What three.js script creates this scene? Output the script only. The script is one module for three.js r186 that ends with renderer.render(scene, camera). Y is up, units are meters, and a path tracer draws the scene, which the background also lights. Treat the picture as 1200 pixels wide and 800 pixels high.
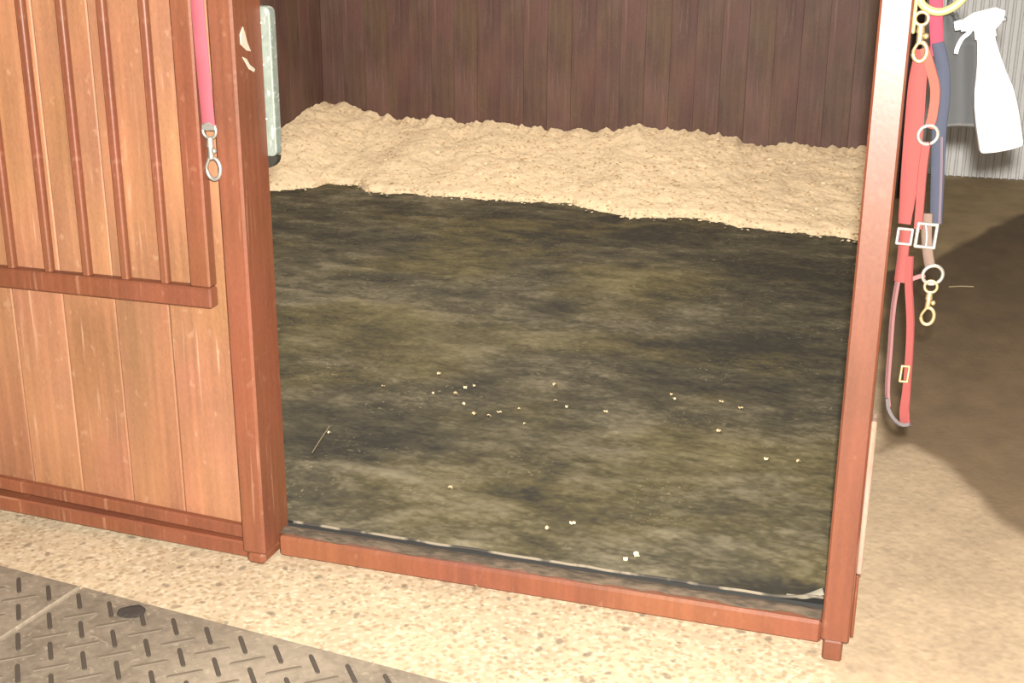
import * as THREE from 'three';
import { ConvexGeometry } from 'three/addons/geometries/ConvexGeometry.js';
import { RectAreaLightUniformsLib } from 'three/addons/lights/RectAreaLightUniformsLib.js';
import { mergeGeometries, mergeVertices, toCreasedNormals } from 'three/addons/utils/BufferGeometryUtils.js';

// ---------------------------------------------------------------- camera, flash, exposure
const scene = new THREE.Scene();
scene.background = new THREE.Color(0x000000);
const CAM = new THREE.Vector3(0, 1.371, 2.314);
const FOCAL = 1486.7;                                   // pixels in a 1200 x 800 frame
const camera = new THREE.PerspectiveCamera(2 * Math.atan(400 / FOCAL) * 180 / Math.PI, 1.5, 0.05, 60);
camera.position.copy(CAM);
camera.rotation.order = 'YXZ';
camera.rotation.set(-0.31839, 0.30329, 0.00605);
camera.updateMatrixWorld(true);
scene.add(camera);

const renderer = new THREE.WebGLRenderer();
renderer.toneMapping = THREE.LinearToneMapping;
renderer.toneMappingExposure = 1.2;
renderer.shadowMap.enabled = true;

// the flash of the camera that took the picture: a few centimetres above and right of the lens
const flash = new THREE.SpotLight(new THREE.Color(1.0, 0.955, 0.87), 84, 0, 0.80, 0.40, 2);
flash.position.set(0.013, 1.422, 2.302);
flash.target.position.set(-0.85, 0.42, 0.0);
flash.castShadow = true; flash.shadow.radius = 0.9; flash.shadow.mapSize.set(2048, 2048);
scene.add(flash, flash.target);

// fill lights added out of view, over the stall and over the passage
RectAreaLightUniformsLib.init();
const addedFillLamps = [[-1.75, 2.86, -2.75, 135], [0.75, 2.86, -0.7, 62]];
for (const [x, y, z, power] of addedFillLamps) { const l = new THREE.RectAreaLight(new THREE.Color(1.0, 0.93, 0.80), power, 1.2, 0.14); l.position.set(x, y, z); l.lookAt(x, 0, z); scene.add(l); }

// ---------------------------------------------------------------- helpers
let seed = 20240611;
function rnd() { seed = (seed + 0x6D2B79F5) | 0; let t = Math.imul(seed ^ (seed >>> 15), 1 | seed); t = (t + Math.imul(t ^ (t >>> 7), 61 | t)) ^ t; return ((t ^ (t >>> 14)) >>> 0) / 4294967296; }
const rr = (a, b) => a + (b - a) * rnd();
function h2(x, y) { let n = Math.imul(x, 374761393) + Math.imul(y, 668265263) | 0; n = Math.imul(n ^ (n >>> 13), 1274126177); return ((n ^ (n >>> 16)) >>> 0) / 4294967296; }
function vn(x, y) { const xi = Math.floor(x), yi = Math.floor(y); let u = x - xi, v = y - yi; u = u * u * (3 - 2 * u); v = v * v * (3 - 2 * v);
  const a = h2(xi, yi), b = h2(xi + 1, yi), c = h2(xi, yi + 1), d = h2(xi + 1, yi + 1); return a + (b - a) * u + (c - a + (a - b - c + d) * u) * v; }
function fbm(x, y, o = 4) { let s = 0, a = 0.5, t = 0; for (let i = 0; i < o; i++) { s += a * vn(x, y); t += a; a *= 0.5; x = x * 2.03 + 17.3; y = y * 2.03 + 9.1; } return s / t; }
const clamp = (v, a = 0, b = 1) => Math.min(b, Math.max(a, v));
const sst = (a, b, x) => { const t = clamp((x - a) / (b - a)); return t * t * (3 - 2 * t); };
const mix = (a, b, t) => a + (b - a) * t;
const mix3 = (a, b, t) => [mix(a[0], b[0], t), mix(a[1], b[1], t), mix(a[2], b[2], t)];

// a pixel of the photograph to a point on a plane of the place
function rayOf(px, py) { return new THREE.Vector3((px - 600) / FOCAL, -(py - 400) / FOCAL, -1).applyQuaternion(camera.quaternion); }
function onY(px, py, y) { const d = rayOf(px, py); return d.multiplyScalar((y - CAM.y) / d.y).add(CAM); }
function onZ(px, py, z) { const d = rayOf(px, py); return d.multiplyScalar((z - CAM.z) / d.z).add(CAM); }
function onX(px, py, x) { const d = rayOf(px, py); return d.multiplyScalar((x - CAM.x) / d.x).add(CAM); }
function toPixel(v) { const q = v.clone().applyMatrix4(camera.matrixWorldInverse); return [600 - FOCAL * q.x / q.z, 400 + FOCAL * q.y / q.z, -q.z]; }

const enc = v => { v = clamp(v); return Math.round(255 * (v <= 0.0031308 ? 12.92 * v : 1.055 * Math.pow(v, 1 / 2.4) - 0.055)); };
// blends the last tenth of a repeating texture into its first, so that no seam shows
function tiled(fn, u, v, rep) {
  if (!rep || (u < 0.9 && v < 0.9)) return fn(u, v);
  const a = sst(0.9, 1, u), b = sst(0.9, 1, v), l = (p, q, t) => p.map((x, i) => mix(x, q[i], t));
  const row = w => a > 0 ? l(fn(u, w), fn(u - 1, w), a) : fn(u, w);
  return b > 0 ? l(row(v), row(v - 1), b) : row(v);
}
// colour map from a function of texture coordinates; rgb are linear base colours
function colourTex(w, h, fn, rep = true) {
  const d = new Uint8Array(w * h * 4);
  for (let j = 0; j < h; j++) for (let i = 0; i < w; i++) { const c = tiled(fn, (i + 0.5) / w, (j + 0.5) / h, rep), k = 4 * (j * w + i); d[k] = enc(c[0]); d[k + 1] = enc(c[1]); d[k + 2] = enc(c[2]); d[k + 3] = 255; }
  const t = new THREE.DataTexture(d, w, h); t.colorSpace = THREE.SRGBColorSpace; t.magFilter = THREE.LinearFilter; t.minFilter = THREE.LinearMipmapLinearFilter; t.generateMipmaps = true;
  if (rep) t.wrapS = t.wrapT = THREE.RepeatWrapping; t.needsUpdate = true; return t;
}
function greyTex(w, h, fn, rep = true) {
  const d = new Uint8Array(w * h * 4);
  for (let j = 0; j < h; j++) for (let i = 0; i < w; i++) { const c = Math.round(255 * clamp(tiled((a, b) => [fn(a, b)], (i + 0.5) / w, (j + 0.5) / h, rep)[0])), k = 4 * (j * w + i); d[k] = d[k + 1] = d[k + 2] = c; d[k + 3] = 255; }
  const t = new THREE.DataTexture(d, w, h); t.magFilter = THREE.LinearFilter; t.minFilter = THREE.LinearMipmapLinearFilter; t.generateMipmaps = true;
  if (rep) t.wrapS = t.wrapT = THREE.RepeatWrapping; t.needsUpdate = true; return t;
}
const std = (o) => new THREE.MeshStandardMaterial(o);

const taken = new Map();
function numbered(name) { const n = taken.get(name) || 0; taken.set(name, n + 1); return n ? name + '_' + String(n).padStart(3, '0') : name; }
function part(name, geo, mat, parent) { const m = new THREE.Mesh(geo, mat); m.name = name; m.castShadow = m.receiveShadow = true; parent.add(m); return m; }
function thing(name, label, category, group, pos) { const g = new THREE.Group(); g.name = numbered(name); g.userData = { label, category }; if (group) g.userData.group = group; if (pos) g.position.copy(pos); scene.add(g); return g; }
function tag(m, label, category, group) { m.name = numbered(m.name); m.userData = { label, category }; if (group) m.userData.group = group; return m; }
function setting(name, label, category) { const g = new THREE.Group(); g.name = name; g.userData = { label, category, kind: 'structure' }; scene.add(g); return g; }

// texture coordinates in metres from the direction each face points, with an offset
function metreUV(geo, ox = 0, oy = 0) {
  const g = geo.index ? geo.toNonIndexed() : geo; const p = g.attributes.position, uv = new Float32Array(p.count * 2);
  const a = new THREE.Vector3(), b = new THREE.Vector3(), c = new THREE.Vector3();
  for (let i = 0; i < p.count; i += 3) {
    a.fromBufferAttribute(p, i); b.fromBufferAttribute(p, i + 1); c.fromBufferAttribute(p, i + 2);
    const n = b.clone().sub(a).cross(c.clone().sub(a)); const ax = Math.abs(n.x), ay = Math.abs(n.y), az = Math.abs(n.z);
    [a, b, c].forEach((v, k) => { let u, w; if (ay > ax && ay > az) { u = v.z; w = v.x; } else if (ax > az) { u = v.z; w = v.y; } else { u = v.x; w = v.y; } uv[2 * (i + k)] = u + ox; uv[2 * (i + k) + 1] = w + oy; });
  }
  g.setAttribute('uv', new THREE.BufferAttribute(uv, 2)); return g;
}
// box with chamfered edges, centred
function cbox(w, h, d, c, ox = 0, oy = 0) {
  const pts = []; const X = w / 2, Y = h / 2, Z = d / 2;
  for (const sx of [-1, 1]) for (const sy of [-1, 1]) for (const sz of [-1, 1]) pts.push(new THREE.Vector3(sx * X, sy * (Y - c), sz * (Z - c)), new THREE.Vector3(sx * (X - c), sy * Y, sz * (Z - c)), new THREE.Vector3(sx * (X - c), sy * (Y - c), sz * Z));
  return metreUV(new ConvexGeometry(pts), ox, oy);
}
const span = (x0, x1, y0, y1, z0, z1, c = 0.003, ox = 0, oy = 0) => cbox(x1 - x0, y1 - y0, z1 - z0, c, ox, oy).translate((x0 + x1) / 2, (y0 + y1) / 2, (z0 + z1) / 2);
// grid surface from a function
function gridSurface(nu, nv, fn) {
  const pos = [], uv = [], idx = [];
  for (let j = 0; j <= nv; j++) for (let i = 0; i <= nu; i++) { const p = fn(i / nu, j / nv); pos.push(p[0], p[1], p[2]); uv.push(p[3] ?? i / nu, p[4] ?? j / nv); }
  for (let j = 0; j < nv; j++) for (let i = 0; i < nu; i++) { const a = j * (nu + 1) + i, b = a + 1, c = a + nu + 1, d = c + 1; idx.push(a, c, b, b, c, d); }
  const g = new THREE.BufferGeometry(); g.setAttribute('position', new THREE.Float32BufferAttribute(pos, 3)); g.setAttribute('uv', new THREE.Float32BufferAttribute(uv, 2)); g.setIndex(idx); g.computeVertexNormals(); return g;
}
// flat strap swept along points; side = the direction of its width
function ribbon(points, width, thick, side = [1, 0, 0], n = 40, closed = false) {
  const curve = new THREE.CatmullRomCurve3(points, closed, 'centripetal'); const pos = [], uv = [], idx = []; let len = 0, prev = null;
  for (let i = 0; i <= n; i++) {
    const t = i / n, p = curve.getPoint(t), tg = curve.getTangent(t); if (prev) len += p.distanceTo(prev); prev = p;
    const s0 = typeof side === 'function' ? side(t) : side; const s = new THREE.Vector3(...s0); s.addScaledVector(tg, -s.dot(tg)).normalize(); const nn = tg.clone().cross(s).normalize();
    const w = (typeof width === 'function' ? width(t) : width) / 2, h = thick / 2;
    for (const [a, b] of [[-1, -.55], [-.9, -1], [.9, -1], [1, -.55], [1, .55], [.9, 1], [-.9, 1], [-1, .55]]) { const q = p.clone().addScaledVector(s, a * w).addScaledVector(nn, b * h); pos.push(q.x, q.y, q.z); uv.push(a * w, len); }
  }
  for (let i = 0; i < n; i++) for (let k = 0; k < 8; k++) { const a = i * 8 + k, b = i * 8 + (k + 1) % 8; idx.push(a, b, a + 8, b, b + 8, a + 8); }
  if (!closed) { for (let k = 1; k < 7; k++) { idx.push(0, k + 1, k); const e = n * 8; idx.push(e, e + k, e + k + 1); } }
  const g = new THREE.BufferGeometry(); g.setAttribute('position', new THREE.Float32BufferAttribute(pos, 3)); g.setAttribute('uv', new THREE.Float32BufferAttribute(uv, 2)); g.setIndex(idx); return toCreasedNormals(g, 0.9);
}
const tube = (pts, r, n = 30, s = 10) => new THREE.TubeGeometry(new THREE.CatmullRomCurve3(pts, false, 'centripetal'), n, r, s, false);
function joined(list) { return mergeGeometries(list.map(g => { const q = g.index ? g.toNonIndexed() : g; for (const k of Object.keys(q.attributes)) if (!['position', 'normal', 'uv'].includes(k)) q.deleteAttribute(k); return q; })); }
const V = (x, y, z) => new THREE.Vector3(x, y, z);

// ---------------------------------------------------------------- materials
// vertical grain, scratches and blotches; one texture tile is 0.8 m wide and 2 m tall
function timber(base, worn, wornAmount, contrast, s) {
  return colourTex(512, 1024, (u, v) => {
    const x = u * 0.8, y = v * 2;
    const g = fbm(x * 90 + s, y * 3.2, 4), b = fbm(x * 9 + s * 3, y * 4 + s, 4), f = fbm(x * 260, y * 150 + s, 2);
    let c = base.map(q => q * (1 + contrast * (0.75 * (g - 0.5) + 1.0 * (b - 0.5) + 0.35 * (f - 0.5))));
    const hu = fbm(x * 5 + 60 + s, y * 3 + 21, 3) - 0.5; c = [c[0] * (1 + 0.10 * contrast * hu), c[1] * (1 - 0.55 * contrast * hu), c[2] * (1 + 0.5 * contrast * (fbm(x * 7 + s, y * 4 + 77, 3) - 0.5))];
    const sc = sst(0.70, 0.84, fbm(x * 120 + 40 + s, y * 5 + 3, 3)) * sst(0.42, 0.62, fbm(x * 6 + s, y * 5 + 8, 3));
    const sp = sst(0.74, 0.86, fbm(x * 55 + s, y * 34 + 7, 3));
    c = mix3(c, worn, clamp(wornAmount * (sc + 0.45 * sp)));
    return c;
  });
}
const rep = (t, su, sv) => { const q = t.clone(); q.repeat.set(su, sv); q.needsUpdate = true; return q; };
const grainBump = greyTex(512, 512, (u, v) => 0.6 * fbm(u * 60, v * 8, 4) + 0.4 * fbm(u * 170, v * 160, 2));
const bump1 = rep(grainBump, 1.25, 0.9);
const orangeT = rep(timber([0.262, 0.118, 0.060], [0.43, 0.27, 0.175], 0.62, 0.50, 3), 1.25, 0.5);
const redT = rep(timber([0.160, 0.052, 0.025], [0.30, 0.15, 0.09], 0.5, 0.45, 11), 1.25, 0.5);
const brownT = rep(timber([0.116, 0.060, 0.045], [0.20, 0.14, 0.10], 0.4, 0.7, 23), 1.25, 0.5);
const M = {
  board: [1.0, 0.93, 1.07].map(k => std({ color: new THREE.Color(k, k, k * 0.98), map: orangeT, bumpMap: bump1, bumpScale: 0.0008, roughness: 0.58 })),
  paint: std({ map: redT, bumpMap: bump1, bumpScale: 0.0007, roughness: 0.5 }),
  gloss: std({ color: new THREE.Color(0.77, 0.74, 0.78), map: redT, bumpMap: bump1, bumpScale: 0.00025, roughness: 0.43 }),
  dark: [1.0, 0.96, 1.03].map(k => std({ color: new THREE.Color(k, k, k), map: brownT, bumpMap: bump1, bumpScale: 0.0012, roughness: 0.62 })),
  backing: std({ color: new THREE.Color(0.03, 0.018, 0.012), roughness: 0.9 }),
  steel: std({ color: new THREE.Color(0.42, 0.40, 0.36), metalness: 0.7, roughness: 0.42 }),
  brass: std({ color: new THREE.Color(0.45, 0.34, 0.18), metalness: 0.7, roughness: 0.42 }),
  sheet: std({ color: new THREE.Color(0.80, 0.80, 0.80), roughness: 0.55 }),
  plain: std({ color: new THREE.Color(0.42, 0.36, 0.29), roughness: 0.9 }),
};
const galv = std({ map: rep(colourTex(256, 256, (u, v) => { const n = fbm(u * 26, v * 26, 4), s = sst(0.70, 0.8, fbm(u * 40 + 9, v * 14, 3)); return mix3([0.19 + 0.10 * (n - .5), 0.215 + 0.10 * (n - .5), 0.185 + 0.09 * (n - .5)], [0.45, 0.45, 0.40], s * 0.7); }), 4, 4), roughness: 0.6, metalness: 0.15 });
const weave = greyTex(64, 64, (u, v) => 0.5 + 0.25 * Math.sin(u * Math.PI * 16) + 0.25 * Math.sin(v * Math.PI * 16 + (Math.floor(u * 8) % 2) * Math.PI));
const weaveB = rep(weave, 80, 80);
const cloth = (r, g, b) => std({ color: new THREE.Color(r, g, b), bumpMap: weaveB, bumpScale: 0.0005, roughness: 0.85 });

// ---------------------------------------------------------------- floor of the passage
const patchEdge = [[1030, 318], [1075, 315], [1115, 292], [1150, 270], [1200, 250], [1300, 245], [1300, 690], [1200, 626], [1160, 600], [1130, 572], [1100, 541], [1065, 522], [1030, 530]].map(([a, b]) => onY(a, b, 0));
function inPatch(x, z) { let c = false; const n = patchEdge.length; let dm = 9;
  for (let i = 0, j = n - 1; i < n; j = i++) { const a = patchEdge[i], b = patchEdge[j]; if ((a.z > z) !== (b.z > z) && x < (b.x - a.x) * (z - a.z) / (b.z - a.z) + a.x) c = !c;
    const ex = b.x - a.x, ez = b.z - a.z, t = clamp(((x - a.x) * ex + (z - a.z) * ez) / (ex * ex + ez * ez)); dm = Math.min(dm, Math.hypot(x - a.x - ex * t, z - a.z - ez * t)); }
  return c ? dm : -dm; }
function dots(x, z, cell, share, s) {   // scattered pebbles, 0..1
  const X = x / cell, Z = z / cell, xi = Math.floor(X), zi = Math.floor(Z); let m = 0;
  for (let j = -1; j <= 1; j++) for (let i = -1; i <= 1; i++) { const a = xi + i, b = zi + j, k = h2(a * 3 + s, b * 5 + s); if (k > share) continue; const q = h2(a + 71 * s, b + 13), w = h2(a + 5, b + 91 * s), rr0 = 0.22 + 0.30 * h2(a + 17 * s, b - 40);
    const dx = X - a - q, dz = Z - b - w, an = q * 6.3, e = (dx * Math.cos(an) + dz * Math.sin(an)) * 0.75, f = (dz * Math.cos(an) - dx * Math.sin(an)) * 1.25; m = Math.max(m, 1 - sst(rr0 * 0.6, rr0 * 1.1, Math.hypot(e, f))); }
  return m;
}
function floorColour(x, z) {
  const b = fbm(x * 1.3 + 5, z * 1.3 + 2, 4), m = fbm(x * 9, z * 9, 3), f = fbm(x * 75, z * 75, 2);
  const cream = sst(0.02, -0.12, x + 0.05 * (fbm(z * 3, x * 6 + 3, 3) - 0.5) - 0.01 * z);           // the pebbled concrete before the stalls
  let c = mix3([0.300, 0.212, 0.136], [0.455, 0.356, 0.236], clamp(0.5 * b + 0.5 * cream + 0.12));
  const k = 1 + 0.30 * (m - 0.5) + 0.30 * (f - 0.5); c = c.map(q => q * k);
  const wx = x + 0.004 * (fbm(x * 120, z * 120, 2) - 0.5), wz = z + 0.004 * (fbm(x * 120 + 50, z * 120, 2) - 0.5);
  c = mix3(c, [0.56, 0.48, 0.35], dots(wx, wz, 0.015, 0.6, 2) * mix(0.06, 0.55, cream));
  c = mix3(c, [0.26, 0.175, 0.095], dots(wx, wz, 0.014, 0.5, 1) * mix(0.15, 0.62, cream));
  c = mix3(c, [0.11, 0.085, 0.06], dots(wx, wz, 0.021, 0.05, 3) * mix(0.2, 0.6, cream));
  const d = inPatch(x, z) + 0.05 * (fbm(x * 9 + 2, z * 7, 3) - 0.5);                               // dark brown patch with its own outline
  const far = sst(-1.0, -3.2, z + 0.7 * (fbm(x * 3, z * 2, 3) - 0.5));                              // trodden earth farther in, lightened to offset the weak grazing flash
  c = mix3(c, [0.47, 0.345, 0.185].map(q => q * (0.7 + 0.6 * fbm(x * 11 + 7, z * 8, 4))), far * 0.85);
  c = mix3(c, [0.142, 0.094, 0.051].map(q => q * (0.7 + 0.6 * fbm(x * 14, z * 9, 4))), sst(-0.02, 0.035, d) * 0.92);
  return c;
}
const floorBump = rep(greyTex(512, 512, (u, v) => 0.6 * vn(u * 95, v * 95) + 0.4 * fbm(u * 30, v * 30, 4)), 1, 1);
const floor = setting('floor', 'cream pebbled concrete floor before the stall, tan with a dark patch along the passage', 'floor');
function slab(x0, x1, z0, z1, w, h, name = 'slab') {
  const t = colourTex(w, h, (u, v) => floorColour(mix(x0, x1, u), mix(z1, z0, v)), false);
  const bm = floorBump.clone(); bm.repeat.set((x1 - x0), (z1 - z0)); bm.needsUpdate = true;
  const m = std({ map: t, bumpMap: bm, bumpScale: 0.0012, roughness: 0.85 });
  const g = new THREE.BoxGeometry(x1 - x0, 0.1, z1 - z0).translate((x0 + x1) / 2, -0.05, (z0 + z1) / 2);
  return part(name, g, m, floor);
}
slab(-2.7, 1.3, -0.1, 1.1, 2048, 700);
slab(-0.04, 1.3, -5.37, -0.1, 900, 1600);
slab(1.3, 2.3, -5.37, 4.3, 128, 512); slab(-4.3, 1.3, 1.1, 4.3, 512, 256); slab(-4.3, -2.7, -0.1, 1.1, 128, 128); slab(-4.3, -0.04, -5.37, -0.1, 64, 64);

// ---------------------------------------------------------------- walls of the stall
const ZB = -4.59, XL = -3.34, MT = 0.06;      // back wall, left wall, top of the stable mat
const variants = (w, h, d, c, n = 4) => Array.from({ length: n }, (_, i) => cbox(w, h, d, c, 0.17 * i + 0.03, 0.41 * i));
const wallBack = setting('wall_back', 'dark brown vertical board wall at the back of the stall', 'wall');
part('backing', new THREE.BoxGeometry(3.42, 2.6, 0.06).translate(-1.70, 1.3, ZB - 0.055), M.backing, wallBack);
{ const w = 0.1375, gs = variants(w - 0.0005, 2.6, 0.025, 0.0009);
  for (let i = 0; i < 24; i++) { const m = part(i ? 'board_' + String(i).padStart(3, '0') : 'board', gs[i % 4], M.dark[(i * 7 + (i >> 1)) % 3], wallBack); m.position.set(XL + w * (i + 0.5), 1.3, ZB - 0.0125 + rr(-0.002, 0)); } }
const wallLeft = setting('wall_left', 'dark brown scuffed board wall on the left side of the stall', 'wall');
part('backing', new THREE.BoxGeometry(0.06, 2.6, 4.64).translate(XL - 0.055, 1.3, -2.32), M.backing, wallLeft);
{ const w = 0.1375, gs = variants(0.025, 2.6, w - 0.0005, 0.0009);
  for (let i = 0; i < 33; i++) { const m = part(i ? 'board_' + String(i).padStart(3, '0') : 'board', gs[i % 4], M.dark[(i * 5 + (i >> 1)) % 3], wallLeft); m.position.set(XL - 0.0125 + rr(-0.002, 0.003), 1.3, ZB + w * (i + 0.5)); } }
const wallPart = setting('wall_partition', 'dark brown board partition running back from the slim post', 'wall');
{ const w = 0.1375, gs = variants(0.022, 2.3, w - 0.002, 0.003);
  for (let i = 0; i < 38; i++) { const m = part(i ? 'board_' + String(i).padStart(3, '0') : 'board', gs[i % 4], M.dark[i % 3], wallPart); m.position.set(-0.056, 1.15, -0.05 - w * (i + 0.5)); } }
const wallFront = setting('wall_front', 'brown board front of the stall beyond the barred gate', 'wall');
part('panel', new THREE.BoxGeometry(0.75, 2.6, 0.04).translate(-2.98, 1.3, -0.02), M.paint, wallFront);

// corrugated sheet at the end of the passage
{ const wr = setting('wall_rear', 'pale grey ribbed metal sheet wall at the end of the passage', 'wall');
  const pitch = 0.042, n = Math.ceil(2.34 / pitch), pos = [], prof = [[0, 0], [0.5, 0], [0.62, 0.012], [0.88, 0.012]];
  const sh = new THREE.Shape(); sh.moveTo(-0.06, -0.006); for (let i = 0; i < n; i++) for (const [a, b] of prof) sh.lineTo(-0.06 + (i + a) * pitch, b); const xe = -0.06 + n * pitch; sh.lineTo(xe, -0.006); sh.closePath();
  const g = new THREE.ExtrudeGeometry(sh, { depth: 2.9, bevelEnabled: false }).rotateX(-Math.PI / 2).scale(1, 1, -1); 
  const gg = g.toNonIndexed(); const p = gg.attributes.position; for (let i = 0; i < p.count; i += 3) { for (const k of ['x', 'y', 'z']) { const s = 'set' + k.toUpperCase(), q = 'get' + k.toUpperCase(); const t = p[q](i + 1); p[s](i + 1, p[q](i + 2)); p[s](i + 2, t); } } gg.computeVertexNormals();
  const m = part('sheet', gg, M.sheet, wr); m.position.z = -5.385; void pos;
}
// the rest of the barn, outside the picture
{ const s = (n, lab, g) => { const m = part(n, g, M.plain, scene); m.userData = { label: lab, category: 'wall', kind: 'structure' }; };
  s('wall_right', 'plain side wall of the passage', new THREE.BoxGeometry(0.1, 3, 9.8).translate(2.35, 1.5, -0.55));
  s('wall_aisle', 'plain wall of the aisle opposite the stall', new THREE.BoxGeometry(6.6, 3, 0.1).translate(-1, 1.5, 4.35));
  s('wall_side', 'plain wall closing the aisle', new THREE.BoxGeometry(0.1, 3, 4.4).translate(-4.35, 1.5, 2.1));
  s('wall_outer', 'plain wall beside the stall', new THREE.BoxGeometry(0.98, 3, 0.1).translate(-3.85, 1.5, -0.1));
  const c = part('ceiling', new THREE.BoxGeometry(6.8, 0.1, 9.9).translate(-1, 3.0, -0.55), M.plain, scene); c.userData = { label: 'plain boarded ceiling of the barn', category: 'ceiling', kind: 'structure' };
}

addedFillLamps.forEach(([x, y, z], i) => { const t = thing('added_fill_light', i ? 'added fill light under the ceiling over the passage beside the stall' : 'added fill light under the ceiling over the stall', 'lamp', null, V(x, y, z));  // fixtures modelled for the added fill lights
  part('housing', span(-0.64, 0.64, 0.02, 0.088, -0.09, 0.09, 0.01), M.sheet, t);
  part('diffuser', span(-0.60, 0.60, 0.004, 0.02, -0.07, 0.07, 0.004), std({ color: new THREE.Color(0.8, 0.8, 0.78), emissive: new THREE.Color(1.0, 0.93, 0.80), emissiveIntensity: 3, roughness: 0.5 }), t); });
// ---------------------------------------------------------------- grille panel beside the opening
{ const d = thing('stall_gate', 'orange-brown boarded stall gate with round vertical bars in its upper half', 'gate');
  const w = 0.1365, H = 2.15; const gs = variants(w - 0.0018, H - 0.03, 0.02, 0.0025, 5); const x1 = -1.512;
  part('board', cbox(0.174, H - 0.03, 0.02, 0.0025, 0.3, 0.2), M.board[0], d).position.set(-1.424, 0.03 + (H - 0.03) / 2, -0.01);
  for (let i = 0; i < 8; i++) { const m = part('board_' + String(i + 1).padStart(3, '0'), gs[i % 5], M.board[(i * 2 + 1) % 3], d); m.position.set(x1 - w * (i + 0.5), 0.03 + (H - 0.03) / 2, -0.01 + rr(-0.001, 0.001)); }
  // lower rail: a stepped channel that sags a little towards the opening
  const slope = (g, a) => { const p = g.attributes.position; for (let i = 0; i < p.count; i++) p.setY(i, p.getY(i) + a * (-1.335 - p.getX(i))); g.computeVertexNormals(); return g; };
  const rail = part('bottom_rail', slope(span(-2.6, -1.337, 0.002, 0.040, -0.02, 0.034, 0.004), 0.028), M.paint, d);
  part('rail_lip', slope(span(-2.6, -1.337, 0.041, 0.072, -0.0, 0.022, 0.004), 0.042), M.paint, rail);
  // grille frame and bars
  part('grille_rail', span(-2.56, -1.386, 0.585, 0.630, 0.001, 0.034, 0.004), M.paint, d);
  part('grille_stile', span(-1.434, -1.386, 0.631, 2.02, 0.001, 0.034, 0.004), M.paint, d);
  part('grille_top', span(-2.56, -1.386, 2.021, 2.07, 0.001, 0.034, 0.004), M.paint, d);
  const bar = metreUV(new THREE.CylinderGeometry(0.0112, 0.0112, 1.395, 14, 1, true)); bar.computeVertexNormals(); const barS = toCreasedNormals(bar, 1.0);
  for (let i = 0; i < 10; i++) part(i ? 'bar_' + String(i).padStart(3, '0') : 'bar', barS, M.paint, d).position.set(-1.505 - 0.0985 * i, 1.327, 0.0125);
}
// left post at the opening
{ const p = thing('door_post', 'thick red-brown post with rounded foot between barred gate and opening', 'post', null);
  part('shaft', span(-1.335, -1.279, 0.030, 2.2, -0.06, 0.06, 0.005, 0.1, 0.3), M.paint, p);
  part('foot', span(-1.331, -1.283, 0.0, 0.032, -0.055, 0.057, 0.010, 0.3, 0.1), M.paint, p);
  const chip = (pts, n) => { const sh = new THREE.Shape(pts.map(([a, b]) => { const q = onX(a, b, -1.2785); return new THREE.Vector2(q.z, q.y); })); const g = new THREE.ExtrudeGeometry(sh, { depth: 0.0015, bevelEnabled: true, bevelSize: 0.0006, bevelThickness: 0.0006, bevelSegments: 1 }); g.rotateY(-Math.PI / 2); g.translate(-1.2770, 0, 0); return part(n, g, chipM, p); };
  const chipM = std({ color: new THREE.Color(0.42, 0.37, 0.29), roughness: 0.45 });
  chip([[281, 40], [284, 32], [286, 38], [289, 50], [293, 60], [289, 59], [285, 55], [282, 52]], 'bare_metal_chip').userData.label = 'pale chip of bare metal on the post';
  chip([[284, 67], [288, 69], [292, 76], [298, 81], [297, 84], [292, 81], [288, 74]], 'bare_metal_chip_001');
}
// grey plate behind the left post
{ const z = -0.085; const a = onZ(296, 9, z), b = onZ(325.5, 9, z), c = onZ(329, 180, z);
  const sh = new THREE.Shape(); const x0 = -1.330, x1 = c.x, y0 = c.y, y1 = a.y + 0.002, r = 0.012; void b;
  sh.moveTo(x0, y0); sh.lineTo(x1 - r, y0); sh.quadraticCurveTo(x1, y0, x1, y0 + r); sh.lineTo(x1, y1 - r); sh.quadraticCurveTo(x1, y1, x1 - r, y1); sh.lineTo(x0, y1); sh.closePath();
  const t = thing('latch_plate', 'grey galvanised upright plate fixed behind the thick post', 'metal plate');
  const pg = new THREE.ExtrudeGeometry(sh, { depth: 0.02, bevelEnabled: true, bevelSize: 0.003, bevelThickness: 0.003, bevelSegments: 2, curveSegments: 6 }).translate(0, 0, z - 0.0);
  const m = part('plate', pg, galv, t); void m;
  const bs = new THREE.Shape(); bs.moveTo(x0, y0 - 0.004); bs.lineTo(x1 - 0.001, y0 - 0.004); bs.quadraticCurveTo(x1 - 0.002, y0 - 0.020, x1 - 0.022, y0 - 0.027); bs.lineTo(x0, y0 - 0.032); bs.closePath();  // dark block shaped like the shadow cast below the plate
  part('plate_shadow_block', new THREE.ExtrudeGeometry(bs, { depth: 0.018, bevelEnabled: true, bevelSize: 0.002, bevelThickness: 0.002, bevelSegments: 1, curveSegments: 6 }).translate(0, 0, z), std({ color: new THREE.Color(0.016, 0.013, 0.008), roughness: 0.85 }), t).userData.label = 'dark block standing in for the shadow under the plate';
  for (const yy of [0.25, 0.62, 0.9]) { const s = part('rivet', new THREE.SphereGeometry(0.005, 10, 6).scale(1, 1, 0.5), M.steel, t); s.position.set(x1 - 0.018, mix(y0, y1, yy), z + 0.0245); }
}
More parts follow.
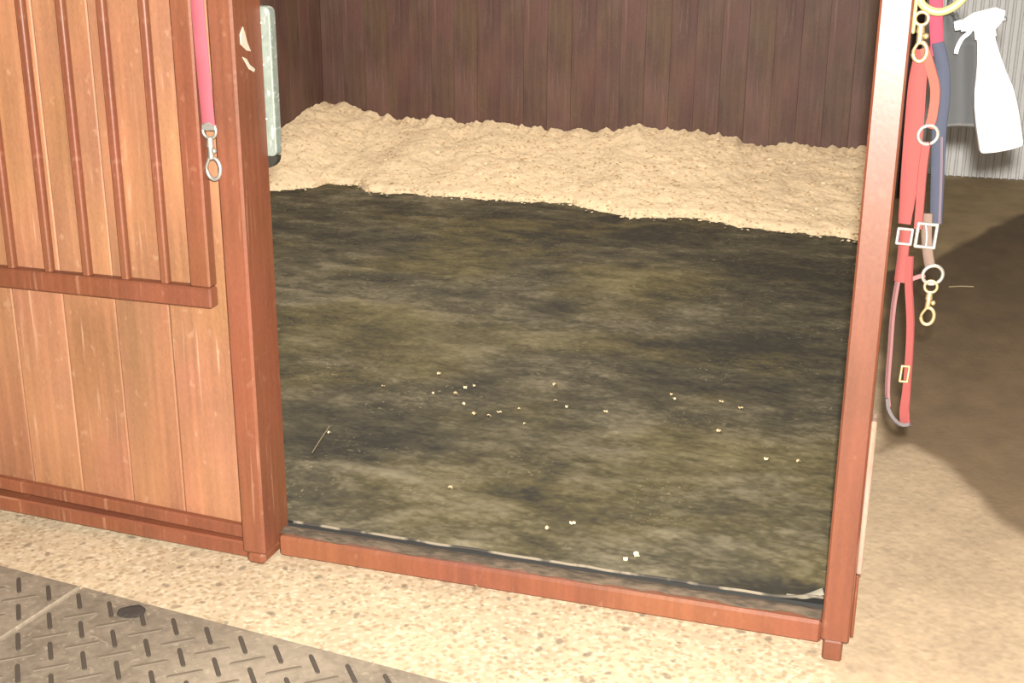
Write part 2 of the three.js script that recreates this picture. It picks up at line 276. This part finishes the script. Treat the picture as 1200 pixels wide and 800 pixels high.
// slim post on the right of the opening
{ const p = thing('stall_post', 'slim red-brown post at the far side of the opening, halter beside it', 'post');
  part('shaft', span(-0.0705, -0.0165, 0.045, 2.2, -0.049, 0.06, 0.004, 0.5, 0.1), M.gloss, p);
  part('foot', span(-0.066, -0.028, 0.001, 0.046, 0.005, 0.058, 0.004, 0.2, 0.2), M.gloss, p);
  const pale = std({ map: rep(timber([0.24, 0.17, 0.115], [0.2, 0.1, 0.06], 0.8, 0.7, 41), 1.25, 0.5), roughness: 0.7 });
  const s = part('edge_batten', span(-0.0163, -0.0065, 0.19, 0.505, 0.0, 0.045, 0.002), pale, p); s.userData.label = 'pale worn batten along the post edge';
  part('lower_batten', span(-0.0163, -0.010, 0.05, 0.185, 0.0, 0.04, 0.002), M.gloss, p);
}
// threshold
{ const t = thing('threshold', 'red-brown steel sill across the foot of the stall opening', 'sill');
  part('sill', span(-1.277, -0.072, 0.0, 0.050, -0.055, 0.0, 0.006, 0.3, 0.7), M.paint, t);
  const crustM = std({ map: rep(colourTex(512, 64, (u, v) => { const n = fbm(u * 60, v * 6, 4), m = fbm(u * 14 + 5, v * 2, 3); return mix3([0.055, 0.040, 0.026], [0.15, 0.105, 0.070], clamp(1.5 * n - 0.35 + 0.6 * (m - .5))); }), 1, 1), roughness: 0.95 });
  const g = gridSurface(150, 8, (u, v) => { const x = mix(-1.279, -0.076, u), e = 0.004 + 0.014 * fbm(u * 40, 2, 3) - 0.010; const z = mix(-0.054, -Math.max(0.004, 0.012 + e * 1.6), v); return [x, 0.0505 + 0.0055 * Math.sin(Math.PI * clamp(v, 0.05, 1)) * (0.4 + fbm(u * 70, v * 6, 3)), z]; });
  const c = part('dirt_crust', g, crustM, t); c.userData.label = 'crust of grey-brown dirt on the sill';
}
// ---------------------------------------------------------------- stable mat
// outline of the bedding bank: its line on the back wall and its front edge on the mat
const interp = (tab, x) => { if (x <= tab[0][0]) return tab[0][1]; for (let i = 1; i < tab.length; i++) if (x <= tab[i][0]) return mix(tab[i - 1][1], tab[i][1], (x - tab[i - 1][0]) / (tab[i][0] - tab[i - 1][0])); return tab[tab.length - 1][1]; };
const wallLine = [[378, 117], [400, 121], [415, 125], [430, 128], [445, 135], [472, 138], [519, 135], [535, 139], [553, 145], [584, 142], [617, 147], [651, 151], [693, 153], [704, 149], [722, 149], [748, 145], [773, 152], [831, 156], [875, 165], [897, 170], [925, 165], [936, 170], [1012, 171]].map(([a, b]) => { const q = onZ(a, b, ZB); return [q.x, q.y]; });
const edgeLine = [[313, 221], [367, 218], [383, 213], [420, 215], [427, 223], [487, 225], [533, 230], [600, 233], [667, 237], [697, 245], [750, 252], [817, 253], [860, 262], [900, 268], [1003, 278], [1030, 281]].map(([a, b]) => { const q = onY(a, b, MT + 0.012); return [q.x, q.z]; });
const bankEdge = x => interp(edgeLine, x) + 0.05 * (fbm(x * 14, 3, 3) - 0.5);
function bankHeight(x, z, te) {
  const zc = mix(bankEdge(x), ZB + 0.004, te), W = interp(wallLine, x) - MT + 0.06 * (fbm(x * 26, 5, 4) - 0.5) * sst(0.80, 1, te); void z;
  let h = MT - 0.006 + 0.030 * sst(0, 0.06, te) + (W - 0.026) * (0.55 * te + 0.45 * te * te);
  const lw = sst(-2.75, XL, x); h += 0.16 * lw * lw * te * (1 - te) * 2.2;
  const n = sst(0, 0.12, te) * (1 - 0.75 * sst(0.93, 1, te)); h += n * (0.045 * (fbm(x * 4.5, zc * 4.5, 3) - 0.5) + 0.016 * (fbm(x * 17, zc * 17, 3) - 0.5) + 0.008 * (fbm(x * 60, zc * 60, 2) - 0.5));
  return [h, zc];
}
const blobs = [[930, 315, .34, -1], [990, 345, .22, -1], [640, 288, .25, -.7], [560, 340, .2, -.5], [632, 582, .055, -1], [430, 517, .12, -1], [352, 512, .12, -.8], [860, 400, .3, -.8], [780, 430, .25, -.6], [905, 470, .2, -.6], [820, 700, .1, -.5], [900, 690, .12, -.5], [620, 660, .06, -.4], [380, 250, .35, -.4], [700, 262, .4, -.6],
  [440, 350, .3, .8], [600, 400, .3, .7], [790, 372, .25, .9], [700, 335, .25, .5], [500, 420, .25, .5], [520, 560, .22, 1], [760, 545, .2, .8], [900, 545, .18, .7], [740, 640, .14, .9], [420, 590, .14, .6], [660, 500, .2, .4], [930, 600, .1, .6], [560, 600, .1, .6], [830, 640, .12, .5]].map(([a, b, r, s]) => { const q = onY(a, b, MT); return [q.x, q.z, r, s]; });
function mud(x, z) {   // 0 dark and wet .. 1 pale and dry
  const wx = x + 0.10 * (fbm(x * 3, z * 3 + 4, 3) - 0.5), wz = z + 0.14 * (fbm(x * 3 + 9, z * 3, 3) - 0.5);
  let v = 0.40 + 0.55 * (fbm(wx * 1.6, wz * 2.6, 4) - 0.5) + 0.9 * (fbm(wx * 6, wz * 11, 5) - 0.5) + 0.30 * (fbm(x * 13 + 3, z * 46, 3) - 0.5) + 0.45 * (fbm(wx * 17 + 8, wz * 19, 4) - 0.5);
  for (const [bx, bz, r, s] of blobs) { const dx = (wx - bx) / (r * 1.2), dz = (wz - bz) / r, q = dx * dx + dz * dz; if (q < 4) v += 0.32 * s * Math.exp(-q * 1.3); }
  return clamp(v);
}
{ const X0 = -3.335, X1 = -0.074, Z0 = -3.8, Z1 = -0.064;
  const tex = colourTex(1536, 1536, (u, v) => { const x = mix(X0, X1, u), z = mix(Z1, Z0, v); const m = mud(x, z), f = fbm(x * 70, z * 110, 3), g = fbm(x * 2.2 + 31, z * 2.6, 3);
    const k = clamp(m + 0.55 * (f - 0.5));
    const lo = [0.024, 0.020, 0.013], mid = mix3([0.088, 0.070, 0.027], [0.072, 0.060, 0.033], sst(0.35, 0.65, g)), hi = mix3([0.190, 0.156, 0.074], [0.205, 0.172, 0.110], sst(0.3, 0.6, g + 0.15 * sst(-1.5, -0.4, z)));
    let c = k < 0.45 ? mix3(lo, mid, k / 0.45) : mix3(mid, hi, (k - 0.45) / 0.55);
    const fl = sst(0.86, 0.93, vn(x * 150, z * 170)) * sst(0.45, 0.7, fbm(x * 6, z * 6 + 50, 3)); return mix3(c, [0.27, 0.22, 0.13], fl * 0.8); }, false);
  const mm = std({ map: tex, roughness: 0.82 });
  const t = thing('stable_mat', 'black rubber stable mat smeared with olive-brown dirt inside the stall', 'mat');
  const top = gridSurface(260, 300, (u, v) => { const x = mix(X0, X1, u), z = mix(Z1, bankEdge(x) - 0.035, v); let y = MT + 0.010 * (mud(x, z) - 0.45) + 0.007 * (fbm(x * 40, z * 60, 3) - 0.5);
    const e = sst(0.0, 0.03, v * 3.93) ; y = mix(MT - 0.001, y, e); y += 0.014 * sst(-0.19, -0.08, x) * sst(-0.16, -0.075, z); return [x, y, z, u, (z - Z1) / (Z0 - Z1)]; });
  // turn the grid so that it faces up
  part('surface', top, mm, t);
  const rub = std({ color: new THREE.Color(0.018, 0.017, 0.016), roughness: 0.7 });
  part('rubber_slab', new THREE.BoxGeometry(X1 - X0, 0.05, 3.3).translate((X0 + X1) / 2, 0.0255, Z1 - 0.006 - 1.65), rub, t);
  const lip = []; for (let i = 0; i <= 60; i++) { const x = mix(-1.268, X1 - 0.002, i / 60); lip.push(V(x, MT - 0.003 + 0.002 * fbm(i * 0.5, 3, 2) + 0.014 * sst(-0.17, -0.08, x), Z1 + 0.001 + 0.004 * (fbm(i * .4, 8, 2) - .5))); }
  const lipM = std({ map: rep(colourTex(512, 16, (u, v) => mix3([0.035, 0.030, 0.024], [0.20, 0.165, 0.12], sst(0.42, 0.66, fbm(u * 26, 3, 4))), true), 1, 1), roughness: 0.85 });
  part('worn_lip', tube(lip, 0.0036, 160, 6), lipM, t).userData.label = 'pale worn front lip of the mat';
  const cr = ribbon([V(-0.150, 0.063, -0.066), V(-0.115, 0.066, -0.064), V(-0.078, 0.080, -0.072)], t2 => 0.004 + 0.013 * t2, 0.002, [0, 0.6, -1], 12); part('turned_corner', cr, std({ color: new THREE.Color(0.19, 0.17, 0.13), roughness: 0.8 }), t).userData.label = 'pale turned-up corner of the mat';
}
// ---------------------------------------------------------------- bedding banked against the back wall
{ const t = new THREE.Group(); t.name = 'wood_shavings'; scene.add(t); t.userData = { label: 'bank of pale wood shavings heaped along the back wall of the stall', category: 'bedding', kind: 'stuff' };
  const shT = rep(colourTex(512, 512, (u, v) => { const n = fbm(u * 90, v * 90, 3), m = fbm(u * 9, v * 9, 4), w = vn(u * 70 + 4 * vn(u * 30, v * 30), v * 120); const k = 0.86 + 0.30 * (n - .5) + 0.22 * (m - .5) + 0.16 * (w - .5); return [0.80 * k + 0.06, 0.625 * k + 0.045, 0.425 * k + 0.02]; }), 1.1, 1.1);
  const sm = std({ map: shT, roughness: 0.95 });
  const g = gridSurface(420, 110, (u, v) => { const x = mix(XL + 0.004, -0.070, u); const [h, zc] = bankHeight(x, 0, v); return [x, h, zc, x, zc]; });
  part('bank', g, sm, t);
  // loose curled flakes over the bank and along its ragged edge
  const flakes = [[0.80, 0.64, 0.43], [0.86, 0.71, 0.50], [0.74, 0.57, 0.37]]; const N = 2600; const fg = gridSurface(3, 1, (u, v) => { const a = (u - 0.5) * 1.7; return [0.011 * Math.sin(a), 0.006 * (Math.cos(a) - 0.6), (v - 0.5) * 0.015]; });
  const im = new THREE.InstancedMesh(fg, std({ color: 0xffffff, roughness: 0.9, side: THREE.DoubleSide }), N); im.name = 'loose_flakes'; im.userData.kind = 'stuff'; im.castShadow = im.receiveShadow = true;
  const mt = new THREE.Matrix4(), q = new THREE.Quaternion(), e = new THREE.Euler(), c = new THREE.Color();
  for (let i = 0; i < N; i++) { const x = rr(XL + 0.03, -0.10); const edge = i % 6 === 0; const te = edge ? rr(-0.035, 0.04) : Math.pow(rnd(), 0.8) * 0.96; const [h, zc] = te < 0 ? [MT + 0.004, bankEdge(x) + rnd() * rnd() * 0.10] : bankHeight(x, 0, te);
    e.set(rr(-.35, .35), rr(0, 6.28), rr(-.35, .35)); q.setFromEuler(e); const s = rr(0.4, 0.85); mt.compose(V(x, h + 0.003, zc), q, V(s, s, s * rr(.7, 1.6))); im.setMatrixAt(i, mt); const f = flakes[i % 3]; c.setRGB(f[0], f[1], f[2]); im.setColorAt(i, c); }
  t.add(im);
}
// single shavings dropped on the mat
{ const spots = [[515, 438], [449, 451], [507, 460], [534, 461], [543, 473], [556, 450], [585, 482], [608, 479], [615, 496], [650, 451], [651, 469], [664, 475], [709, 483], [787, 461], [790, 466], [556, 484], [573, 486], [527, 572], [671, 612], [642, 618], [845, 470], [868, 478], [898, 537], [936, 540], [746, 650], [733, 655], [545, 452], [843, 505], [386, 505]];
  const fm = [std({ color: new THREE.Color(0.74, 0.60, 0.38), roughness: 0.85 }), std({ color: new THREE.Color(0.62, 0.48, 0.28), roughness: 0.85 })];
  const fgs = [0, 1, 2].map(k => { const g = gridSurface(6, 3, (u, v) => { const a = (u - 0.5) * (1.6 + 0.5 * k); const w = 1 - 0.35 * Math.abs(u - 0.5 + 0.2 * (k - 1)); return [0.0085 * Math.sin(a), 0.0085 * (Math.cos(a) - 0.55) + 0.002 * Math.sin(7 * v + k), (v - 0.5) * 0.016 * w]; }); const b = g.clone().translate(0, -0.0012, 0); b.setIndex(Array.from(b.index.array).reverse()); b.computeVertexNormals(); return joined([g, b]); });
  spots.forEach(([a, b], i) => { const p = onY(a, b, MT + 0.004), s = i % 3 === 0 ? 0.9 : rr(0.45, 0.75); const m = tag(part('wood_shaving', fgs[i % 3], fm[i % 2], scene), 'small pale wood shaving lying loose on the dark stable mat', 'wood shaving', 'loose shavings on the stable mat'); m.position.set(p.x, MT + 0.010 * (mud(p.x, p.z) - 0.45) + 0.003, p.z); m.rotation.set(rr(-.3, .3), rr(0, 6), rr(-.3, .3)); m.scale.setScalar(s); });
}
// ---------------------------------------------------------------- chequered rubber mats
{ const ang = -0.1094, O = [-1.60, 0.275], T = 0.012;
  const dusty = colourTex(1024, 1024, (u, v) => { const b = fbm(u * 5, v * 5, 4), f = fbm(u * 90, v * 90, 3), p = vn(u * 160, v * 160), m = fbm(u * 22 + 3, v * 22, 3); const k = clamp(0.5 + 1.1 * (b - .5) + 0.7 * (f - .5) + 0.4 * (m - .5)); let c = mix3([0.115, 0.090, 0.064], [0.245, 0.197, 0.144], k); return mix3(c, [0.32, 0.27, 0.2], 0.5 * sst(0.82, 0.95, p)); });
  const body = std({ map: rep(dusty, 0.9, 0.9), roughness: 0.85 });
  const barM = [std({ color: new THREE.Color(0.052, 0.040, 0.030), roughness: 0.75 }), std({ color: new THREE.Color(0.105, 0.080, 0.056), roughness: 0.8 })];
  const barG = () => { const sh = new THREE.Shape(); const l = 0.034, w = 0.0034; sh.moveTo(-l, 0); sh.quadraticCurveTo(-l, w, -l + 0.008, w); sh.lineTo(l - 0.008, w); sh.quadraticCurveTo(l, w, l, 0); sh.quadraticCurveTo(l, -w, l - 0.008, -w); sh.lineTo(-l + 0.008, -w); sh.quadraticCurveTo(-l, -w, -l, 0);
    return new THREE.ExtrudeGeometry(sh, { depth: 0.0018, bevelEnabled: true, bevelSize: 0.0012, bevelThickness: 0.0014, bevelSegments: 1, curveSegments: 2 }).rotateX(-Math.PI / 2); };
  const g0 = barG();
  const make = (label, x0, x1, z1, y, notch) => {
    const t = thing('rubber_mat', label, 'mat', null, V(O[0], 0, O[1])); t.rotation.y = ang;
    part('sheet', span(x0, x1, y, T, 0.0, z1, 0.003, x0 * 3, 0.3), body, t); void notch;
    const rest = []; let n = 0; t.updateMatrixWorld(true);
    for (let j = 0; j * 0.0865 / 2 < z1; j++) for (let i = -20; i < 20; i++) {
      const z = 0.0105 + 0.0865 * j / 2, x = 0.036 + 0.0825 * (i + (j % 2 ? 0.0 : 0.5)); if (x < x0 + 0.028 || x > x1 - 0.028 || z < 0.028 || z > z1 - 0.028) continue;
      const turn = j % 2 ? -Math.PI / 4 : Math.PI / 4; const [px, py] = toPixel(t.localToWorld(V(x, T, z)));
      if (px > -60 && px < 620 && py < 850) { const m = part(n ? 'tread_bar_' + String(n).padStart(3, '0') : 'tread_bar', g0, barM[j % 2 ? 0 : 1], t); m.position.set(x, T - 0.001, z); m.rotation.y = turn; n++; }
      else rest.push(g0.clone().rotateY(turn).translate(x, T - 0.001, z));
    }
    if (rest.length) { const m = part('far_tread_bars', joined(rest), barM[0], t); m.userData.kind = 'stuff'; }
  };
  make('dusty grey chequered rubber mat with a dark clod near its edge', 0.0, 1.2, 1.3, 0.0005, 0);
  make('dusty grey chequered rubber mat before the barred gate, beyond the seam', -1.0, -0.008, 1.3, 0.0005, 1);
  const c = onY(155, 716, 0.016); const cg = new THREE.IcosahedronGeometry(0.022, 4); const p = cg.attributes.position; for (let i = 0; i < p.count; i++) { const v = V(p.getX(i), p.getY(i), p.getZ(i)); const k = 0.75 + 0.6 * fbm(v.x * 90 + 5, v.z * 90 + v.y * 60, 3); p.setXYZ(i, v.x * k * 1.15, v.y * k * 0.28, v.z * k * 1.1); } cg.computeVertexNormals();
  const m = tag(part('dirt_clod', mergeVertices(cg), std({ color: new THREE.Color(0.028, 0.021, 0.016), roughness: 0.95 }), scene), 'flat dark clod of dirt on the chequered rubber mat', 'dirt clod'); m.position.set(c.x, 0.0155, c.z);
}
// bits of straw
{ const sm = std({ color: new THREE.Color(0.30, 0.235, 0.13), roughness: 0.7 });
  const straw = (pts, y, r, label) => tag(part('straw', tube(pts.map(([a, b], i) => { const q = onY(a, b, y); q.y += 0.002 * i; return q; }), r, 12, 6), sm, scene), label, 'straw');
  straw([[366, 530], [374, 518], [386, 501]], MT + 0.004, 0.0013, 'bent straw on the stable mat close to the thick post');
  straw([[545, 679], [551, 681], [559, 688]], 0.004, 0.0022, 'short straw on the concrete against the sill');
  straw([[1112, 336], [1126, 336], [1141, 337]], 0.003, 0.003, 'single straw on the dark patch of the passage floor');
}
// ---------------------------------------------------------------- tack: hardware builders
function boltSnap(parent, mat, top, len, r = 0.0035) {     // swivel eye, body, hook; hangs straight down from top
  const g = [];
  g.push(new THREE.TorusGeometry(len * 0.13, r * 0.8, 8, 18).translate(0, -len * 0.13, 0));
  g.push(new THREE.CylinderGeometry(r * 1.5, r * 1.9, len * 0.16, 12).translate(0, -len * 0.33, 0));
  g.push(new THREE.CylinderGeometry(r * 1.35, r * 1.35, len * 0.22, 12).translate(0, -len * 0.5, 0));
  const a = []; for (let i = 0; i <= 14; i++) { const w = -0.4 + i / 14 * 4.9; a.push(V(len * 0.15 * Math.sin(w) * 0.9 + len * 0.03, -len * 0.79 + len * 0.19 * Math.cos(w), 0)); }
  g.push(tube(a, r, 26, 8)); g.push(tube([V(-len * 0.02, -len * 0.60, r), V(-len * 0.10, -len * 0.78, r * 0.4), V(-len * 0.09, -len * 0.86, 0)], r * 0.8, 8, 6)); g.push(new THREE.SphereGeometry(r * 1.3, 10, 8).translate(r * 2.4, -len * 0.47, r));
  const m = part('snap_hook', joined(g), mat, parent); m.position.copy(top); return m;
}
const frameBuckle = (w, h, r) => { const p = [V(-w / 2, -h / 2, 0), V(w / 2, -h / 2, 0), V(w / 2, h / 2, 0), V(-w / 2, h / 2, 0)], g = []; for (let i = 0; i < 4; i++) { const a = p[i], b = p[(i + 1) % 4], d = b.clone().sub(a), c = new THREE.CylinderGeometry(r, r, d.length(), 8); c.applyQuaternion(new THREE.Quaternion().setFromUnitVectors(V(0, 1, 0), d.normalize())); c.translate((a.x + b.x) / 2, (a.y + b.y) / 2, 0); g.push(c, new THREE.SphereGeometry(r, 8, 6).translate(a.x, a.y, 0)); } return joined(g); };

// pink strap over the left post
{ const z = 0.068, a = onZ(231, 0, z), b = onZ(245, 152, z); const t = thing('lead_strap', 'pink webbing lead strap with a silver snap hanging beside the barred gate', 'lead strap');
  const top = V(a.x, 1.85, z);
  part('strap', ribbon([top, V(a.x, 1.55, z + .002), a, V(mix(a.x, b.x, .5), mix(a.y, b.y, .5), z + .001), b], 0.030, 0.004, [1, 0, 0.1], 30), cloth(0.33, 0.072, 0.095), t);
  const lp = onZ(245, 148, z); boltSnap(t, M.steel, V(lp.x, lp.y + 0.006, z), 0.115, 0.0042);
  part('collar', span(-0.016, 0.016, -0.006, 0.006, -0.004, 0.004, 0.002).translate(lp.x, lp.y - 0.002, z), M.steel, t);
  const h = thing('strap_hook', 'steel hook on the thick post holding the pink strap', 'hook');
  part('peg', tube([V(-1.31, 1.86, 0.061), V(-1.33, 1.862, 0.075), V(a.x, 1.853, 0.085), V(a.x - 0.02, 1.87, 0.09)], 0.004, 16, 8), M.steel, h);
}
// yellow hook on the slim post
const ZH = 0.03;
const hookPts = [[1076, -30], [1078, -8], [1080, 4], [1090, 12], [1102, 14], [1114, 10], [1124, 3], [1132, -6]].map(([a, b]) => onZ(a, b, ZH));
{ const t = thing('utility_hook', 'pale yellow coated hook on the slim post, carrying halter and bottle', 'hook');
  const ym = std({ color: new THREE.Color(0.30, 0.25, 0.10), roughness: 0.45 });
  part('arm', tube(hookPts, 0.0068, 40, 12), ym, t);
  part('end_cap', new THREE.SphereGeometry(0.0078, 14, 10).translate(hookPts[7].x, hookPts[7].y, ZH), ym, t);
  part('base_plate', span(-0.0162, -0.0105, 1.20, 1.34, 0.01, 0.05, 0.002), ym, t);
  part('root', tube([V(-0.006, hookPts[0].y + 0.02, ZH), hookPts[0], hookPts[1]], 0.0068, 8, 10), ym, t);
}
// ---------------------------------------------------------------- halter
{ const t = thing('halter', 'red webbing horse halter with brass buckles hanging on the slim post', 'halter');
  const red = cloth(0.20, 0.040, 0.036), coral = cloth(0.21, 0.060, 0.042), pinkM = cloth(0.22, 0.025, 0.048), navy = cloth(0.030, 0.034, 0.055), edge = cloth(0.19, 0.085, 0.085), grey = cloth(0.09, 0.075, 0.075);
  const L = (arr, z) => arr.map(([a, b, dz]) => onZ(a, b, z + (dz || 0)));
  part('cheek_strap', ribbon(L([[1080, 58], [1076, 90], [1071, 150], [1065, 220], [1060, 262]], 0.026), t2 => 0.022 + 0.010 * Math.sin(Math.PI * t2), 0.005, [1, 0, 0.2], 30), red, t);
  part('crown_strap', ribbon(L([[1083, 56], [1090, 78], [1096, 105], [1093, 135], [1089, 150]], 0.034), 0.017, 0.005, [1, 0, 0.35], 24), coral, t);
  part('throat_strap', ribbon(L([[1086, 166], [1082, 195], [1079, 230], [1076, 268]], 0.036), 0.015, 0.005, [1, 0, 0.3], 24), red, t);
  part('pink_strap', ribbon(L([[1098, -40], [1097, -5], [1097, 25], [1098, 55], [1097, 66]], 0.004), 0.022, 0.004, [1, 0, 0], 20), pinkM, t);
  part('navy_strap', ribbon(L([[1099, 50], [1104, 75], [1105, 110], [1101, 150], [1099, 200], [1097, 262]], 0.022), t2 => 0.020 + 0.004 * Math.sin(3 * t2), 0.005, [1, 0, 0.1], 30), navy, t);
  part('navy_strap_edge', ribbon(L([[1104, 160], [1103, 210], [1101, 262]], 0.027), 0.005, 0.005, [1, 0, 0.1], 16), cloth(0.085, 0.062, 0.078), t);
  // snap at the top, of brass
  { const p = onZ(1081, 14, 0.036); boltSnap(t, M.brass, p, 0.082, 0.004); }
  const ring = (a, b, r, w, z, mat, n) => { const p = onZ(a, b, z); const m = part(n, new THREE.TorusGeometry(r, w, 10, 24), mat, t); m.position.copy(p); m.rotation.set(0.15, 0.25, 0); return m; };
  ring(1087.5, 158, 0.0165, 0.0032, 0.040, M.steel, 'cheek_ring');
  ring(1093, 322, 0.0175, 0.0032, 0.034, M.steel, 'chin_ring');
  const buckle = (a, b, w, h, r, z, mat, n) => { const p = onZ(a, b, z); const m = part(n, frameBuckle(w, h, r), mat, t); m.position.copy(p); m.rotation.set(-0.1, 0.2, -0.05); return m; };
  buckle(1060, 277, 0.024, 0.026, 0.0028, 0.038, M.steel, 'square_buckle');
  buckle(1085.5, 276, 0.032, 0.040, 0.0032, 0.040, M.steel, 'square_buckle_001');
  buckle(1060, 438, 0.013, 0.028, 0.0024, 0.060, M.brass, 'nose_buckle');
  part('buckle_tongue', tube(L([[1085, 263], [1086, 276], [1085, 290]], 0.044), 0.0022, 8, 6), M.steel, t);
  part('buckle_fill', ribbon(L([[1087, 250], [1086, 276], [1088, 300], [1090, 312]], 0.034), 0.018, 0.005, [1, 0, 0.2], 16), cloth(0.13, 0.085, 0.065), t);
  part('square_strap', ribbon(L([[1061, 268], [1058, 300], [1054, 330]], 0.030), 0.020, 0.005, [1, 0, 0.5], 16), red, t);
  part('chin_tab', ribbon(L([[1084, 322], [1073, 325], [1063, 329]], 0.036), 0.008, 0.005, [0, 1, 0], 12), edge, t);
  { const p = onZ(1092, 329, 0.036); const s = boltSnap(t, M.brass, p, 0.082, 0.0034); s.rotation.z = -0.05; }
  // noseband: a loop hanging below, seen partly edge-on
  part('noseband', ribbon(L([[1066, 300, .004], [1065, 330, .006], [1067, 380, .010], [1065, 425, .012], [1062, 462, .012], [1060, 482, .010], [1061, 497, .008]], 0.034), t2 => 0.014 + 0.006 * sst(.5, .95, t2), 0.006, [1, 0, 0.6], 30), red, t);
  part('noseband_inner', ribbon(L([[1054, 318, -.01], [1047, 360, -.014], [1043, 410, -.016], [1040, 455, -.014], [1041, 476, -.01]], 0.034), 0.0105, 0.005, [0.6, 0, 1], 26), edge, t);
  part('noseband_pad', ribbon(L([[1039, 466, -.01], [1041, 480, -.008], [1048, 492, 0], [1058, 498, .01], [1067, 497, .012]], 0.034), 0.018, 0.006, [0.1, 0.5, 1], 24), grey, t);
}
// ---------------------------------------------------------------- spray bottle and cloth
{ const base = onZ(1174, 175, 0.045), neck = onZ(1155, 42, 0.045); const L = base.distanceTo(neck);
  const t = thing('spray_bottle', 'white plastic trigger spray bottle hanging from the yellow hook', 'spray bottle', null, base);
  t.rotation.z = Math.atan2(base.x - neck.x, neck.y - base.y);
  const white = std({ color: new THREE.Color(0.62, 0.63, 0.64), roughness: 0.35 });
  const prof = [[0, 0.004], [0.030, 0.0], [0.0345, 0.002], [0.0362, 0.008], [0.0362, 0.060], [0.0345, 0.095], [0.0305, 0.122], [0.0245, 0.150], [0.0195, 0.174], [0.0165, 0.196], [0.0146, 0.214], [0.0142, 0.226], [0, 0.226]].map(([a, b]) => new THREE.Vector2(a, b / 0.226 * L));
  const lg = new THREE.LatheGeometry(prof, 40); lg.scale(1, 1, 0.72); part('body', toCreasedNormals(lg, 0.7), white, t);
  const cap = new THREE.CylinderGeometry(0.0165, 0.0172, 0.022, 24); part('collar', cap.translate(0, L + 0.008, 0), white, t);
  const hs = new THREE.Shape(); [[-0.033, 0.024], [-0.032, 0.036], [-0.013, 0.044], [0.020, 0.045], [0.031, 0.038], [0.028, 0.028], [0.012, 0.014], [-0.010, 0.014], [-0.016, 0.022]].forEach(([a, b], i) => i ? hs.lineTo(a, b) : hs.moveTo(a, b)); hs.closePath();
  part('sprayer_head', new THREE.ExtrudeGeometry(hs, { depth: 0.016, bevelEnabled: true, bevelSize: 0.003, bevelThickness: 0.003, bevelSegments: 2 }).translate(0, L - 0.006, -0.008), white, t);
  part('trigger', ribbon([V(-0.018, L + 0.018, 0), V(-0.026, L + 0.010, 0), V(-0.036, L + 0.004, 0), V(-0.046, L - 0.010, 0), V(-0.049, L - 0.018, 0)], t2 => 0.014 - 0.005 * t2, 0.006, [0, 0, 1], 16), white, t);
  part('nozzle', new THREE.CylinderGeometry(0.0075, 0.0085, 0.012, 16).rotateZ(Math.PI / 2).translate(-0.039, L + 0.026, 0), white, t);
  part('lever_gap', span(0.026, 0.036, L + 0.016, L + 0.024, -0.006, 0.006, 0.002), std({ color: new THREE.Color(0.05, 0.05, 0.05), roughness: 0.6 }), t);
}
{ const z = -0.035; const t = thing('grey_cloth', 'grey cloth hanging behind the halter and the white bottle', 'cloth');
  const TL = onZ(1106, 14, z), TR = onZ(1122, 14, z), ML = onZ(1099, 52, z), MR = onZ(1158, 50, z), BL = onZ(1098, 146, z), BR = onZ(1158, 146, z);
  const f = (u, v, o) => { const row = v < 0.28 ? [TL.clone().lerp(ML, sst(0, .28, v)), TR.clone().lerp(MR, sst(0, .28, v))] : [ML.clone().lerp(BL, (v - .28) / .72), MR.clone().lerp(BR, (v - .28) / .72)]; const p = row[0].lerp(row[1], u); return [p.x, v < .28 ? mix(TL.y, ML.y, v / .28) : p.y, z + o + 0.007 * Math.sin(u * 9 + 0.6) * (1 - 0.3 * v)]; };
  const a = gridSurface(36, 24, (u, v) => f(u, 1 - v, 0.002)), b = gridSurface(36, 24, (u, v) => f(1 - u, 1 - v, -0.002)); [a, b].forEach(g => { g.setIndex(Array.from(g.index.array).reverse()); g.computeVertexNormals(); });
  const cm = cloth(0.056, 0.057, 0.059); part('fabric', joined([a, b]), cm, t);
  part('hem', tube([0, .2, .4, .6, .8, 1].map(u => { const p = f(u, 1, 0); return V(...p); }), 0.0035, 30, 8), cloth(0.085, 0.083, 0.08), t);
  part('hanging_loop', tube([V(TL.x + .006, TL.y - .006, z), V(hookPts[5].x - .004, hookPts[5].y + 0.012, z + 0.03), V(hookPts[5].x, hookPts[5].y + 0.012, ZH), V(hookPts[5].x + .002, hookPts[5].y - .008, ZH - .02), V(TR.x - .004, TR.y - .006, z)], 0.002, 30, 6), cm, t);
}
scene.traverse(o => { if (o.isMesh) { o.castShadow = true; o.receiveShadow = true; } });
renderer.render(scene, camera);
